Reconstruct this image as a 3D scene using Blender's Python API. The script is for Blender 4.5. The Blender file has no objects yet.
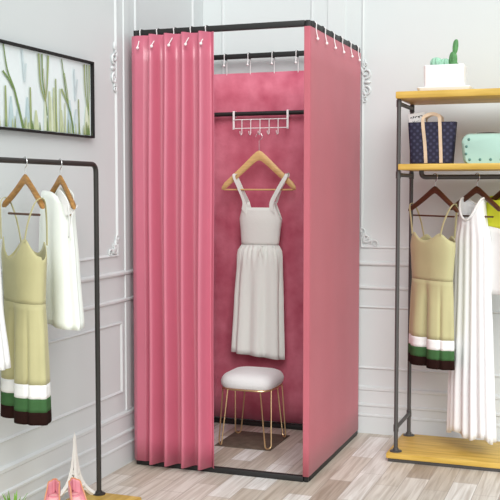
import bpy, bmesh, math, random
from mathutils import Vector, Matrix, noise
PI = math.pi
sc = bpy.context.scene
COL = sc.collection
random.seed(7)

# ------------------------------------------------------------------ camera
FPX, YAW, PIT = 977.6, 0.351562, 0.0625858
CAM = Vector((2.05488, -4.05181, 1.28549))
cam_d = bpy.data.cameras.new('camera'); cam = bpy.data.objects.new('camera', cam_d); COL.objects.link(cam)
cam_d.sensor_width = 36; cam_d.lens = FPX / 500 * 36
cam.location = CAM; cam.rotation_euler = (PI / 2 - PIT, 0, YAW)
sc.camera = cam
W, D, H = 0.845, 0.884, 1.991            # fitting room frame
X0, X1 = 0.017, 0.833                  # centre lines of its left and right posts
XW, YW = -0.05, D + 0.06               # wall planes

# ------------------------------------------------------------------ materials
def mat(name, col, rough=0.6, metal=0.0, vary=0.0, vscale=8, bump=0.0, bscale=60, sheen=0.0, stretch=(1, 1, 1), col2=None, spec=0.4):
    m = bpy.data.materials.new(name); m.use_nodes = True
    nt = m.node_tree; n = nt.nodes; l = nt.links
    b = n['Principled BSDF']
    b.inputs['Base Color'].default_value = (*col, 1); b.inputs['Roughness'].default_value = rough
    b.inputs['Metallic'].default_value = metal; b.inputs['Specular IOR Level'].default_value = spec
    if sheen: b.inputs['Sheen Weight'].default_value = sheen; b.inputs['Sheen Roughness'].default_value = 0.4
    if vary or bump:
        tc = n.new('ShaderNodeTexCoord'); mp = n.new('ShaderNodeMapping'); mp.inputs['Scale'].default_value = stretch
        l.new(tc.outputs['Object'], mp.inputs['Vector'])
    if vary:
        nz = n.new('ShaderNodeTexNoise'); nz.inputs['Scale'].default_value = vscale; nz.inputs['Detail'].default_value = 6
        l.new(mp.outputs['Vector'], nz.inputs['Vector'])
        r = n.new('ShaderNodeValToRGB')
        c2 = col2 or tuple(min(1, c * (1 + vary)) for c in col)
        c1 = tuple(c * (1 - vary) for c in col)
        r.color_ramp.elements[0].position = 0.3; r.color_ramp.elements[1].position = 0.7
        r.color_ramp.elements[0].color = (*c1, 1); r.color_ramp.elements[1].color = (*c2, 1)
        l.new(nz.outputs['Fac'], r.inputs['Fac']); l.new(r.outputs['Color'], b.inputs['Base Color'])
    if bump:
        nb = n.new('ShaderNodeTexNoise'); nb.inputs['Scale'].default_value = bscale; nb.inputs['Detail'].default_value = 4
        l.new(mp.outputs['Vector'], nb.inputs['Vector'])
        bp = n.new('ShaderNodeBump'); bp.inputs['Strength'].default_value = bump; bp.inputs['Distance'].default_value = 0.01
        l.new(nb.outputs['Fac'], bp.inputs['Height']); l.new(bp.outputs['Normal'], b.inputs['Normal'])
    return m

M = {}
M['wall'] = mat('wall_paint', (0.638, 0.676, 0.678), 0.75, vary=0.012, vscale=3)
M['trim'] = mat('trim_paint', (0.65, 0.684, 0.686), 0.55)
M['black'] = mat('black_metal', (0.014, 0.014, 0.014), 0.5, bump=0.05, bscale=200)
M['iron'] = mat('dark_iron_pipe', (0.085, 0.082, 0.080), 0.4, 0.3, bump=0.06, bscale=160)
M['pole'] = mat('black_painted_pipe', (0.036, 0.034, 0.031), 0.45, 0.2, bump=0.05, bscale=160)
M['pink'] = mat('pink_satin', (0.53, 0.125, 0.19), 0.36, vary=0.03, vscale=5, bump=0.03, bscale=90, spec=1.0)
M['pinkflat'] = mat('pink_velvet_flat', (0.485, 0.120, 0.155), 0.6, vary=0.04, vscale=4, bump=0.06, bscale=120, sheen=0.12)
M['pinkback'] = mat('pink_velvet_mottled', (0.60, 0.105, 0.175), 0.7, vary=0.16, vscale=7, bump=0.12, bscale=60, sheen=0.2, col2=(0.73, 0.22, 0.30))
M['whitewire'] = mat('white_coated_wire', (0.85, 0.82, 0.82), 0.35)
M['pearl'] = mat('white_pearl', (0.88, 0.83, 0.83), 0.25)
M['gold'] = mat('brushed_gold_wire', (0.80, 0.58, 0.32), 0.32, 0.85)
M['fur'] = mat('white_plush', (0.86, 0.87, 0.87), 0.9, bump=0.25, bscale=140, sheen=0.5)
M['mat'] = mat('stool_shadow_brown', (0.135, 0.10, 0.075), 0.9, vary=0.25, vscale=20, bump=0.3, bscale=150)  # dark brown that paints the shade under the stool
M['lightwood'] = mat('light_maple', (0.78, 0.52, 0.22), 0.45, vary=0.10, vscale=5, stretch=(2, 30, 30))
M['goldwood'] = mat('golden_hanger_wood', (0.36, 0.18, 0.048), 0.45, vary=0.3, vscale=5, stretch=(3, 20, 20))
M['darkwood'] = mat('dark_hanger_wood', (0.085, 0.029, 0.012), 0.45, vary=0.25, vscale=5, stretch=(3, 20, 20))
M['shelf'] = mat('yellow_pine', (0.60, 0.37, 0.055), 0.45, vary=0.18, vscale=3.5, stretch=(1.2, 14, 14), col2=(0.76, 0.52, 0.13))
M['shelfy'] = mat('yellow_pine_lengthwise', (0.60, 0.37, 0.055), 0.45, vary=0.18, vscale=3.5, stretch=(14, 1.2, 14), col2=(0.76, 0.52, 0.13))
M['olive'] = mat('olive_cotton', (0.50, 0.47, 0.255), 0.8, vary=0.04, vscale=10, bump=0.05, bscale=200, sheen=0.2)
M['white'] = mat('white_cotton', (0.86, 0.86, 0.85), 0.8, bump=0.06, bscale=160, sheen=0.2)
M['ivory'] = mat('ivory_cotton', (0.89, 0.935, 0.885), 0.8, bump=0.1, bscale=60, sheen=0.2)
M['chiffon'] = mat('white_chiffon', (0.84, 0.84, 0.85), 0.75, bump=0.1, bscale=50, sheen=0.2)
M['green'] = mat('green_band_cotton', (0.050, 0.125, 0.046), 0.9, spec=0.1)
M['brown'] = mat('dark_brown_band_cotton', (0.020, 0.008, 0.0065), 0.95, spec=0.08)
M['lime'] = mat('lime_yellow_cotton', (0.66, 0.70, 0.035), 0.8)
M['ceramic'] = mat('white_ceramic', (0.84, 0.85, 0.86), 0.3)
M['cactus'] = mat('cactus_green', (0.10, 0.28, 0.10), 0.6, vary=0.3, vscale=50)
M['mintcactus'] = mat('pale_mint_cactus', (0.33, 0.58, 0.43), 0.6, vary=0.2, vscale=60)
M['soil'] = mat('pale_gravel', (0.5, 0.5, 0.45), 0.9, bump=0.5, bscale=200)
M['tan'] = mat('tan_leather', (0.62, 0.47, 0.33), 0.6, vary=0.12, vscale=30)
M['mint'] = mat('mint_leather', (0.39, 0.58, 0.50), 0.4, bump=0.05, bscale=200)
M['stud'] = mat('dark_green_stud', (0.10, 0.22, 0.19), 0.35, 0.3)
M['darkleather'] = mat('dark_leather', (0.06, 0.055, 0.05), 0.5)
M['card'] = mat('white_card', (0.85, 0.85, 0.84), 0.7)
M['ink'] = mat('black_ink', (0.03, 0.03, 0.03), 0.7)
M['paper'] = mat('canvas_white', (0.78, 0.85, 0.86), 0.7, vary=0.03, vscale=6)
M['shoepink'] = mat('pink_patent', (0.80, 0.36, 0.42), 0.22, vary=0.05, vscale=10)
M['insole'] = mat('pale_pink_insole', (0.80, 0.47, 0.48), 0.5)
M['lining'] = mat('tan_orange_lining', (0.66, 0.29, 0.15), 0.5)
M['tower'] = mat('white_painted_metal', (0.80, 0.77, 0.74), 0.5)
M['leaf'] = mat('grass_leaf', (0.16, 0.36, 0.04), 0.5, vary=0.3, vscale=20)
M['terracotta'] = mat('white_pot', (0.75, 0.74, 0.72), 0.5)

def navy():
    m = mat('navy_patterned_canvas', (0.045, 0.05, 0.10), 0.7, spec=0.2)
    nt = m.node_tree; n = nt.nodes; l = nt.links; b = n['Principled BSDF']
    tc = n.new('ShaderNodeTexCoord'); mp = n.new('ShaderNodeMapping'); mp.inputs['Rotation'].default_value = (0, PI / 4, 0)
    mp.inputs['Scale'].default_value = (46, 1, 46)
    l.new(tc.outputs['Object'], mp.inputs['Vector'])
    v = n.new('ShaderNodeTexVoronoi'); v.voronoi_dimensions = '2D'; v.inputs['Scale'].default_value = 1; v.inputs['Randomness'].default_value = 0
    sx = n.new('ShaderNodeSeparateXYZ'); cx = n.new('ShaderNodeCombineXYZ')
    l.new(mp.outputs['Vector'], sx.inputs[0]); l.new(sx.outputs['X'], cx.inputs['X']); l.new(sx.outputs['Z'], cx.inputs['Y'])
    l.new(cx.outputs[0], v.inputs['Vector'])
    r = n.new('ShaderNodeValToRGB'); r.color_ramp.elements[0].position = 0.18; r.color_ramp.elements[1].position = 0.36
    r.color_ramp.elements[0].color = (0.052, 0.052, 0.095, 1); r.color_ramp.elements[1].color = (0.022, 0.021, 0.042, 1)
    l.new(v.outputs['Distance'], r.inputs['Fac']); l.new(r.outputs['Color'], b.inputs['Base Color'])
    return m
M['navy'] = navy()

def floor_tone():
    m = bpy.data.materials.new('patchwork_planks'); m.use_nodes = True
    nt = m.node_tree; n = nt.nodes; l = nt.links; b = n['Principled BSDF']; b.inputs['Roughness'].default_value = 0.42
    tc = n.new('ShaderNodeTexCoord'); mp = n.new('ShaderNodeMapping'); mp.inputs['Rotation'].default_value = (0, 0, PI / 2)
    mp.inputs['Location'].default_value = (0.07, 0.03, 0)
    l.new(tc.outputs['Object'], mp.inputs['Vector'])
    def brick(sw, sh, off):
        br = n.new('ShaderNodeTexBrick'); br.inputs['Scale'].default_value = 1
        br.inputs['Brick Width'].default_value = sw; br.inputs['Row Height'].default_value = sh
        br.inputs['Mortar Size'].default_value = 0.0012; br.inputs['Mortar Smooth'].default_value = 0.1
        br.inputs['Color1'].default_value = (0, 0, 0, 1); br.inputs['Color2'].default_value = (1, 1, 1, 1)
        br.inputs['Mortar'].default_value = (0.5, 0.5, 0.5, 1); br.offset = off; br.offset_frequency = 2
        l.new(mp.outputs['Vector'], br.inputs['Vector']); return br
    br = brick(0.40, 0.105, 0.37)
    ramp = n.new('ShaderNodeValToRGB'); ramp.color_ramp.interpolation = 'CONSTANT'
    els = [(0.0, (0.718, 0.685, 0.627)), (0.17, (0.582, 0.530, 0.454)), (0.33, (0.795, 0.785, 0.750)), (0.5, (0.456, 0.395, 0.326)), (0.58, (0.679, 0.640, 0.571)),
           (0.74, (0.834, 0.835, 0.816)), (0.88, (0.601, 0.560, 0.495)), (0.955, (0.320, 0.265, 0.214))]
    e = ramp.color_ramp.elements
    e[0].position, e[0].color = els[0][0], (*els[0][1], 1)
    e[1].position, e[1].color = els[1][0], (*els[1][1], 1)
    for p, c in els[2:]:
        q = e.new(p); q.color = (*c, 1)
    l.new(br.outputs['Color'], ramp.inputs['Fac'])
    # wood grain
    mg = n.new('ShaderNodeMapping'); mg.inputs['Scale'].default_value = (60, 3.0, 1); l.new(tc.outputs['Object'], mg.inputs['Vector'])
    nz = n.new('ShaderNodeTexNoise'); nz.inputs['Scale'].default_value = 1; nz.inputs['Detail'].default_value = 6; nz.inputs['Distortion'].default_value = 0.8
    l.new(mg.outputs['Vector'], nz.inputs['Vector'])
    gr = n.new('ShaderNodeValToRGB'); gr.color_ramp.elements[0].position = 0.3; gr.color_ramp.elements[1].position = 0.62
    gr.color_ramp.elements[0].color = (0.62, 0.56, 0.50, 1); gr.color_ramp.elements[1].color = (1.05, 1.04, 1.03, 1)
    l.new(nz.outputs['Fac'], gr.inputs['Fac'])
    mx = n.new('ShaderNodeMix'); mx.data_type = 'RGBA'; mx.blend_type = 'MULTIPLY'; mx.inputs[0].default_value = 0.8
    l.new(ramp.outputs['Color'], mx.inputs[6]); l.new(gr.outputs['Color'], mx.inputs[7])
    mm = n.new('ShaderNodeMix'); mm.data_type = 'RGBA'; mm.inputs[7].default_value = (0.35, 0.30, 0.26, 1)
    l.new(br.outputs['Fac'], mm.inputs[0]); l.new(mx.outputs[2], mm.inputs[6]); l.new(mm.outputs[2], b.inputs['Base Color'])
    bp = n.new('ShaderNodeBump'); bp.inputs['Strength'].default_value = 0.15; bp.inputs['Distance'].default_value = 0.002
    l.new(nz.outputs['Fac'], bp.inputs['Height']); l.new(bp.outputs['Normal'], b.inputs['Normal'])
    return m
M['floor'] = floor_tone()

# ------------------------------------------------------------------ mesh helpers
def box(bm, lo, hi, bev=0.0, seg=2):
    r = bmesh.ops.create_cube(bm, size=1)
    vs = r['verts']
    for v in vs:
        v.co = Vector([lo[i] + (v.co[i] + 0.5) * (hi[i] - lo[i]) for i in range(3)])
    if bev:
        es = {e for v in vs for e in v.link_edges}
        bmesh.ops.bevel(bm, geom=list(es), offset=bev, segments=seg, affect='EDGES', profile=0.5)

def loft(bm, rings, cap0=True, cap1=True, closed=True, loop=False):
    R = [[bm.verts.new(p) for p in r] for r in rings]
    n = len(rings[0]); pairs = list(zip(R[:-1], R[1:]))
    if loop: pairs.append((R[-1], R[0]))
    for a, b in pairs:
        for i in range(n if closed else n - 1):
            j = (i + 1) % n
            bm.faces.new((a[i], a[j], b[j], b[i]))
    if closed and not loop:
        if cap0: bm.faces.new(R[0][::-1])
        if cap1: bm.faces.new(R[-1])

def tube(bm, pts, r, n=10, loop=False, flat=None):
    P = [Vector(p) for p in pts]; k = len(P)
    rs = r if isinstance(r, (list, tuple)) else [r] * k
    T = []
    for i in range(k):
        if loop: t = P[(i + 1) % k] - P[i - 1]
        else: t = P[min(i + 1, k - 1)] - P[max(i - 1, 0)]
        T.append(t.normalized())
    up = Vector((0, 0, 1)) if abs(T[0].z) < 0.9 else Vector((1, 0, 0))
    nrm = (up - T[0] * up.dot(T[0])).normalized()
    rings = []
    for i in range(k):
        nrm = (nrm - T[i] * nrm.dot(T[i]))
        nrm = nrm.normalized() if nrm.length > 1e-6 else T[i].orthogonal().normalized()
        bn = T[i].cross(nrm)
        rings.append([P[i] + (nrm * math.cos(2 * PI * j / n) + bn * math.sin(2 * PI * j / n)) * rs[i] for j in range(n)])
    loft(bm, rings, loop=loop)

def ribbon(bm, pts, wdir, w, t):
    """flat strip: width w along wdir (vector or list), thickness t across"""
    P = [Vector(p) for p in pts]; k = len(P); rings = []
    for i in range(k):
        tg = (P[min(i + 1, k - 1)] - P[max(i - 1, 0)]).normalized()
        wd = Vector(wdir); wd = (wd - tg * wd.dot(tg)).normalized(); th = tg.cross(wd)
        ww = w[i] if isinstance(w, (list, tuple)) else w
        rings.append([P[i] + wd * ww / 2 + th * t / 2, P[i] - wd * ww / 2 + th * t / 2, P[i] - wd * ww / 2 - th * t / 2, P[i] + wd * ww / 2 - th * t / 2])
    loft(bm, rings)

def lathe(bm, prof, c=(0, 0, 0), n=24):
    rings = [[(c[0] + r * math.cos(2 * PI * j / n), c[1] + r * math.sin(2 * PI * j / n), c[2] + z) for j in range(n)] for r, z in prof]
    loft(bm, rings)

def ball(bm, c, r, sc3=(1, 1, 1), u=14, v=9):
    res = bmesh.ops.create_uvsphere(bm, u_segments=u, v_segments=v, radius=r)
    for w in res['verts']:
        w.co = Vector((c[0] + w.co.x * sc3[0], c[1] + w.co.y * sc3[1], c[2] + w.co.z * sc3[2]))

def smooth_path(pts, n=6):
    P = [Vector(p) for p in pts]; out = []
    for i in range(len(P) - 1):
        p0, p1, p2, p3 = P[max(i - 1, 0)], P[i], P[i + 1], P[min(i + 2, len(P) - 1)]
        for s in range(n):
            t = s / n
            out.append(0.5 * ((2 * p1) + (p2 - p0) * t + (2 * p0 - 5 * p1 + 4 * p2 - p3) * t * t + (3 * p1 - p0 - 3 * p2 + p3) * t ** 3))
    out.append(P[-1]); return out

def rounded(pts, rad, n=6):
    """polyline with rounded corners"""
    P = [Vector(p) for p in pts]; out = [P[0]]
    for i in range(1, len(P) - 1):
        a = (P[i - 1] - P[i]).normalized(); b = (P[i + 1] - P[i]).normalized()
        s, e = P[i] + a * rad, P[i] + b * rad
        for k in range(n + 1):
            t = k / n; out.append(s * (1 - t) ** 2 + P[i] * 2 * t * (1 - t) + e * t * t)
    out.append(P[-1]); return out

def obj(name, bm, m, parent=None, smooth=True, world=False, label=None, solid=0.0, auto=35, subsurf=0):
    """one mesh object; world=True: the mesh is in world coordinates and is brought into its root's frame"""
    bmesh.ops.recalc_face_normals(bm, faces=bm.faces[:])
    if parent is not None and world:
        mw = Matrix.Identity(4); p = parent
        while p is not None:
            mw = Matrix.LocRotScale(p.location, p.rotation_euler, p.scale) @ mw; p = p.parent
        bm.transform(mw.inverted())
    me = bpy.data.meshes.new(name); bm.to_mesh(me); bm.free()
    mats = m if isinstance(m, (list, tuple)) else [m]
    for mm in mats: me.materials.append(mm)
    if smooth:
        for p in me.polygons: p.use_smooth = True
        me.set_sharp_from_angle(angle=math.radians(auto))
    o = bpy.data.objects.new(name, me); COL.objects.link(o)
    if parent is not None: o.parent = parent
    if solid:
        s = o.modifiers.new('solid', 'SOLIDIFY'); s.thickness = solid; s.offset = 0
    if subsurf:
        s = o.modifiers.new('sub', 'SUBSURF'); s.levels = s.render_levels = subsurf
    if label: o['label'] = label
    return o

def thing(name, label, cat, loc=(0, 0, 0), rz=0.0, group=None):
    o = bpy.data.objects.new(name, None); o.empty_display_size = 0.05; COL.objects.link(o)
    o.location = loc; o.rotation_euler = (0, 0, rz)
    o['label'] = label; o['category'] = cat
    if group: o['group'] = group
    return o

def struct(name, bm, m, smooth=False):
    o = obj(name, bm, m, smooth=smooth); o['kind'] = 'structure'; return o
NB = bmesh.new

# ------------------------------------------------------------------ room shell
bm = NB(); box(bm, (-0.2, -7.0, -0.1), (5.0, YW + 0.1, 0.0)); struct('floor', bm, M['floor'])
bm = NB(); box(bm, (XW - 0.12, -4.5, 0.0), (XW, YW + 0.12, 3.1)); struct('wall_left', bm, M['wall'])
bm = NB(); box(bm, (XW, YW, 0.0), (4.6, YW + 0.12, 3.1)); struct('wall_back', bm, M['wall'])
LW = lambda s, z, d: Vector((XW + d, s, z))
BW = lambda s, z, d: Vector((s, YW - d, z))

def profile_run(fn, s0, s1, prof):
    """extrude a (z, depth) profile along the wall"""
    bm = NB()
    loft(bm, [[fn(s, z, d) for z, d in prof] for s in (s0, s1)])
    return bm
base_prof = [(0, 0), (0, 0.015), (0.088, 0.015), (0.092, 0.019), (0.10, 0.019), (0.104, 0.012), (0.142, 0.012), (0.146, 0.018), (0.155, 0.018), (0.160, 0.009),
             (0.226, 0.008), (0.230, 0.013), (0.243, 0.013), (0.250, 0.0)]
rail_prof = [(0.884, 0), (0.886, 0.007), (0.892, 0.012), (0.900, 0.012), (0.906, 0.006), (0.908, 0)]
rail2_prof = [(0.760, 0), (0.762, 0.006), (0.767, 0.010), (0.775, 0.010), (0.780, 0.004), (0.781, 0)]
LEND, BEND = -4.4, 4.5
for side, fn, a, b in (('left', LW, LEND, YW), ('back', BW, XW + 0.02, BEND)):
    struct('baseboard_' + side, profile_run(fn, a, b, base_prof), M['trim'])
tn = [0]
def trim(bm, smooth=False):
    tn[0] += 1; return struct('trim_%d' % tn[0], bm, M['trim'], smooth)
for fn, a, b in ((LW, LEND, YW), (BW, XW, BEND)):
    trim(profile_run(fn, a, b, rail_prof)); trim(profile_run(fn, a, b, rail2_prof))

def frame(fn, s0, s1, z0, z1, w=0.014, d=0.008):
    """mitred picture-frame moulding on a wall"""
    bm = NB()
    cs = [(s0, z0), (s1, z0), (s1, z1), (s0, z1)]; mid = ((s0 + s1) / 2, (z0 + z1) / 2)
    rings = []
    for s, z in cs:
        sx = 1 if s < mid[0] else -1; sz = 1 if z < mid[1] else -1
        rings.append([fn(s + sx * o, z + sz * o, dd) for o, dd in ((0, 0), (0.002, d * 0.7), (w * 0.4, d), (w * 0.7, d * 0.6), (w, 0))])
    loft(bm, rings, loop=True)
    return bm
UT = 2.86
for fn, spans in ((LW, [(-1.36, -0.072), (0.112, 0.80), (-2.85, -1.54)]), (BW, [(0.06, 0.575), (0.838, 2.4), (2.66, 4.2)])):
    for s0, s1 in spans: trim(frame(fn, s0, s1, 0.975, UT))
    lows = [(-1.36, -0.04), (0.112, 0.80), (-2.85, -1.54)] if fn is LW else [(0.06, 0.60), (0.80, 2.4), (2.66, 4.2)]
    for s0, s1 in lows: trim(frame(fn, s0, s1, 0.340, 0.673))
def pilaster(fn, s0, s1):
    bm = NB()
    prof = [(s0, 0), (s0 + 0.002, 0.006), (s1 - 0.002, 0.006), (s1, 0)]
    loft(bm, [[fn(s, z, d) for s, d in prof] for z in (0.25, 3.05)])
    return trim(bm)
pilaster(LW, -0.005, 0.045); pilaster(BW, 0.655, 0.75)

def scroll(bm, fn, s, z, r, turns, a0, hand, rad=0.006, d=0.006):
    pts = []
    k = 22
    for i in range(k):
        t = i / (k - 1); rr = r * (1 - 0.85 * t); a = a0 + hand * turns * 2 * PI * t
        pts.append(fn(s + rr * math.cos(a), z + rr * math.sin(a), d))
    tube(bm, pts, [rad * (1 - 0.5 * i / (k - 1)) for i in range(k)], n=6)
def leaf(bm, fn, s, z, l, w, a):
    c = Vector((s + math.cos(a) * l / 2, z + math.sin(a) * l / 2))
    res = bmesh.ops.create_uvsphere(bm, u_segments=8, v_segments=6, radius=1)
    for v in res['verts']:
        x, y, q = v.co.x * l / 2, v.co.y * w / 2, v.co.z * 0.008
        v.co = fn(c[0] + x * math.cos(a) - y * math.sin(a), c[1] + x * math.sin(a) + y * math.cos(a), 0.003 + q)
def side_ornament(fn, s, z, hd):
    bm = NB()
    for k in (-1, 1):
        scroll(bm, fn, s + hd * 0.012, z + k * 0.045, 0.026, 1.3, -k * PI / 2, k * hd)
        scroll(bm, fn, s + hd * 0.008, z + k * 0.090, 0.016, 1.2, -k * PI / 2, -k * hd, 0.005)
        leaf(bm, fn, s, z + k * 0.03, 0.055, 0.016, k * PI / 2 + hd * 0.25)
        leaf(bm, fn, s, z + k * 0.075, 0.045, 0.012, k * PI / 2 - hd * 0.2)
    leaf(bm, fn, s, z, 0.04, 0.02, 0 if hd > 0 else PI)
    trim(bm, True)
def corner_ornament(fn, s, z, hd):
    bm = NB()
    scroll(bm, fn, s + hd * 0.030, z + 0.030, 0.026, 1.4, PI, -hd)
    scroll(bm, fn, s + hd * 0.008, z + 0.075, 0.020, 1.3, -PI / 2, hd, 0.005)
    scroll(bm, fn, s + hd * 0.078, z + 0.010, 0.020, 1.3, PI if hd > 0 else 0, -hd, 0.005)
    for a in (0.3, 0.8, 1.3):
        aa = a if hd > 0 else PI - a
        leaf(bm, fn, s + hd * 0.012, z + 0.012, 0.06, 0.014, aa)
    trim(bm, True)
side_ornament(LW, -0.085, 1.825, -1); corner_ornament(LW, -0.072, 0.985, -1)
side_ornament(BW, 0.850, 1.835, 1); corner_ornament(BW, 0.838, 0.99, 1)
corner_ornament(BW, 0.575, 0.985, -1)

# ------------------------------------------------------------------ fitting room frame
fr = thing('fitting_room_frame', 'black metal frame of the fitting booth, square bars above and below the pink curtains', 'frame', (W / 2, D / 2, 0))
h = 0.0125
for x, y in ((X0, 0), (X1, 0), (X0, D), (X1, D)):
    bm = NB(); box(bm, (x - 0.010, y - 0.010, 0), (x + 0.010, y + 0.010, H + h), 0.002); obj('corner_post', bm, M['black'], fr, world=True)
for z, nm in ((H, 'top_bar'), (h, 'base_bar')):
    for lo, hi in (((X0 + h, -h), (X1 - h, h)), ((X0 + h, D - h), (X1 - h, D + h)), ((X0 - h, h), (X0 + h, D - h)), ((X1 - h, h), (X1 + h, D - h))):
        bm = NB(); box(bm, (lo[0], lo[1], z - h), (hi[0], hi[1], z + h), 0.002); obj(nm, bm, M['black'], fr, world=True)
bm = NB(); tube(bm, [(X0 + h, D - 0.018, 1.684), (X1 - h, D - 0.018, 1.684)], 0.0115, 14); obj('clothes_rail', bm, M['black'], fr, world=True)

# front curtain, folded to the left, running on round the left side
def curtain_sheet(bm, path, z0, z1, rows=14, wob=None):
    grid = []
    for r in range(rows + 1):
        t = r / rows; z = z0 + (z1 - z0) * t
        row = []
        for i, p in enumerate(path):
            q = Vector((p[0], p[1], z))
            if wob: q = wob(q, p, t)
            row.append(bm.verts.new(q))
        grid.append(row)
    for a, b in zip(grid[:-1], grid[1:]):
        for i in range(len(path) - 1):
            bm.faces.new((a[i], a[i + 1], b[i + 1], b[i]))
cur = thing('front_curtain', 'long pink curtain gathered in deep folds on the left of the booth front', 'curtain', (0.19, -0.03, 0))
crest = [0.115, 0.190, 0.274, 0.356]
def foldy(x):
    d = 0.0
    for c in crest:
        u = (x - c) / 0.079                     # steep on the left of each crest, a long slope on its right
        if -0.34 < u <= 0: d = max(d, 0.5 + 0.5 * math.cos(PI * u / 0.34))
        elif 0 < u < 0.66: d = max(d, (0.5 + 0.5 * math.cos(PI * u / 0.66)) ** 2.0)
    if x < 0.088: d = max(d, 0.26 * min(1, max(0, x - X0 + 0.012) / 0.02) * min(1, max(0, (0.088 - x) / 0.02)))
    if x > 0.394: d = max(d, 0.30 * (x - 0.394) / 0.016)
    return d
path = []
x = 0.410
while x > X0 - 0.012:
    path.append((x, -0.019 - 0.064 * foldy(x))); x -= 0.0032
path += [(X0 - 0.017, -0.012)]
k = 60
for i in range(1, k):
    y = -0.008 + (D - 0.02) * i / k
    path.append((X0 - 0.0185, y))
bm = NB()
def wobf(q, p, t):
    if p[1] < -0.014:
        q.x += 0.004 * math.sin(5 * t + 9 * p[0]) * math.sin(PI * t); q.y = -0.019 + (q.y + 0.019) * (0.72 + 0.38 * (1 - t))
    return q
curtain_sheet(bm, path, 0.028, 1.975, 16, wobf)
obj('drape', bm, M['pink'], cur, world=True, solid=0.0025, auto=80)
def hook(parent, bx, by, zb, zt, axis, bar, back):
    """white ring wire over the bar with a pearl hanging in front; axis: outward direction"""
    bm = NB(); o = Vector(axis)
    B = Vector(bar)
    pts = [Vector((bx, by, zb))]
    f = B + o * 0.020
    pts += [Vector((f.x, f.y, H - 0.02)), Vector((f.x, f.y, H + 0.008)), B + Vector((0, 0, 0.0165)), B - o * 0.0175 + Vector((0, 0, 0.006)), B - o * 0.0175 + Vector((0, 0, back))]
    tube(bm, smooth_path(pts, 5), 0.0022, 6)
    hk = obj('curtain_hook', bm, M['whitewire'], parent, world=True)
    bm = NB(); ball(bm, (bx, by, zb - 0.004), 0.0066); obj('pearl', bm, M['pearl'], hk, world=True)
    bm = NB()
    s = Vector((-o.y, o.x, 0)) * 0.009
    lo, hi = B - Vector((.0175, .0175, .0170)), B + Vector((.0175, .0175, .0172))
    if abs(o.y) > 0.5: lo.x, hi.x = B.x - 0.006, B.x + 0.006; lo.y += 0.003; hi.y -= 0.003
    else: lo.y, hi.y = B.y - 0.012, B.y + 0.012; lo.x += 0.003; hi.x -= 0.003
    box(bm, lo, hi, 0.004); obj('clip', bm, M['black'], hk, world=True)
for X in (0.045, 0.128, 0.212, 0.293, 0.366):
    hook(cur, X + 0.003, -0.078 if foldy(X) > 0.35 else -0.050, 1.922, H, (0, -1, 0), (X, 0, H), -0.03)

# right side curtain
cs = thing('side_curtain', 'smooth flat pink curtain closing the right side of the booth', 'curtain', (X1 + 0.016, D / 2, 0))
path = [(X1 - 0.0115, -0.006), (X1 - 0.0115, -0.016)]
for i in range(9): path.append((X1 - 0.0105 + 0.0225 * i / 8, -0.018))
path.append((X1 + 0.0130, -0.0165))
for i in range(1, 60):
    y = -0.014 + (D + 0.012) * i / 59; path.append((X1 + 0.0142 + 0.0005 * math.sin(y * 22), y))
bm = NB(); curtain_sheet(bm, path, 0.027, 1.976, 14); obj('drape', bm, M['pinkflat'], cs, world=True, solid=0.002, auto=50)
for i, Y in enumerate((0.055, 0.20, 0.35, 0.50, 0.66, 0.81)):
    hook(cs, X1 + 0.026, Y + 0.004, 1.936, H, (1, 0, 0), (X1, Y, H), -0.03)

# rear panel
cb = thing('rear_curtain', 'mottled pink velvet curtain across the back of the booth behind the hanging dress', 'curtain', (W / 2, D + 0.016, 0))
path = [(X0 - 0.005 + (X1 - X0 + 0.01) * i / 60, D + 0.018 + 0.0012 * math.sin(i * 0.55) + 0.0008 * math.sin(i * 1.31)) for i in range(61)]
bm = NB(); curtain_sheet(bm, path, 0.027, 1.904, 14); obj('drape', bm, M['pinkback'], cb, world=True, solid=0.002, auto=80)
for X in (0.105, 0.240, 0.375, 0.507, 0.645):
    hook(cb, X + 0.002, D - 0.030, 1.945, H, (0, -1, 0), (X, D, H), -0.095)

# over-rail hook rack
hr = thing('hook_rack', 'white wire rack with five small hooks over the black rail in the booth', 'rack', (0.315, D - 0.03, 1.684))
YR = D - 0.034
for X in (0.164, 0.466):
    bm = NB(); yb = D - 0.018
    ribbon(bm, rounded([(X, yb + 0.0135, 1.665), (X, yb + 0.0135, 1.698), (X, YR + 0.0012, 1.698), (X, YR + 0.0012, 1.600)], 0.004, 3), (1, 0, 0), 0.011, 0.002)
    obj('strap', bm, M['whitewire'], hr, world=True)
bm = NB()
for z in (1.652, 1.606): tube(bm, [(0.164, YR - 0.002, z), (0.466, YR - 0.002, z)], 0.0026, 8)
obj('crossbar', bm, M['whitewire'], hr, world=True)
for X in (0.213, 0.263, 0.315, 0.366, 0.416):
    bm = NB()
    tube(bm, smooth_path([(X, YR - 0.005, 1.655), (X, YR - 0.006, 1.60), (X, YR - 0.008, 1.578), (X, YR - 0.02, 1.570), (X, YR - 0.033, 1.578), (X, YR - 0.035, 1.590)], 5), 0.0024, 8)
    obj('hook', bm, M['whitewire'], hr, world=True)

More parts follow.
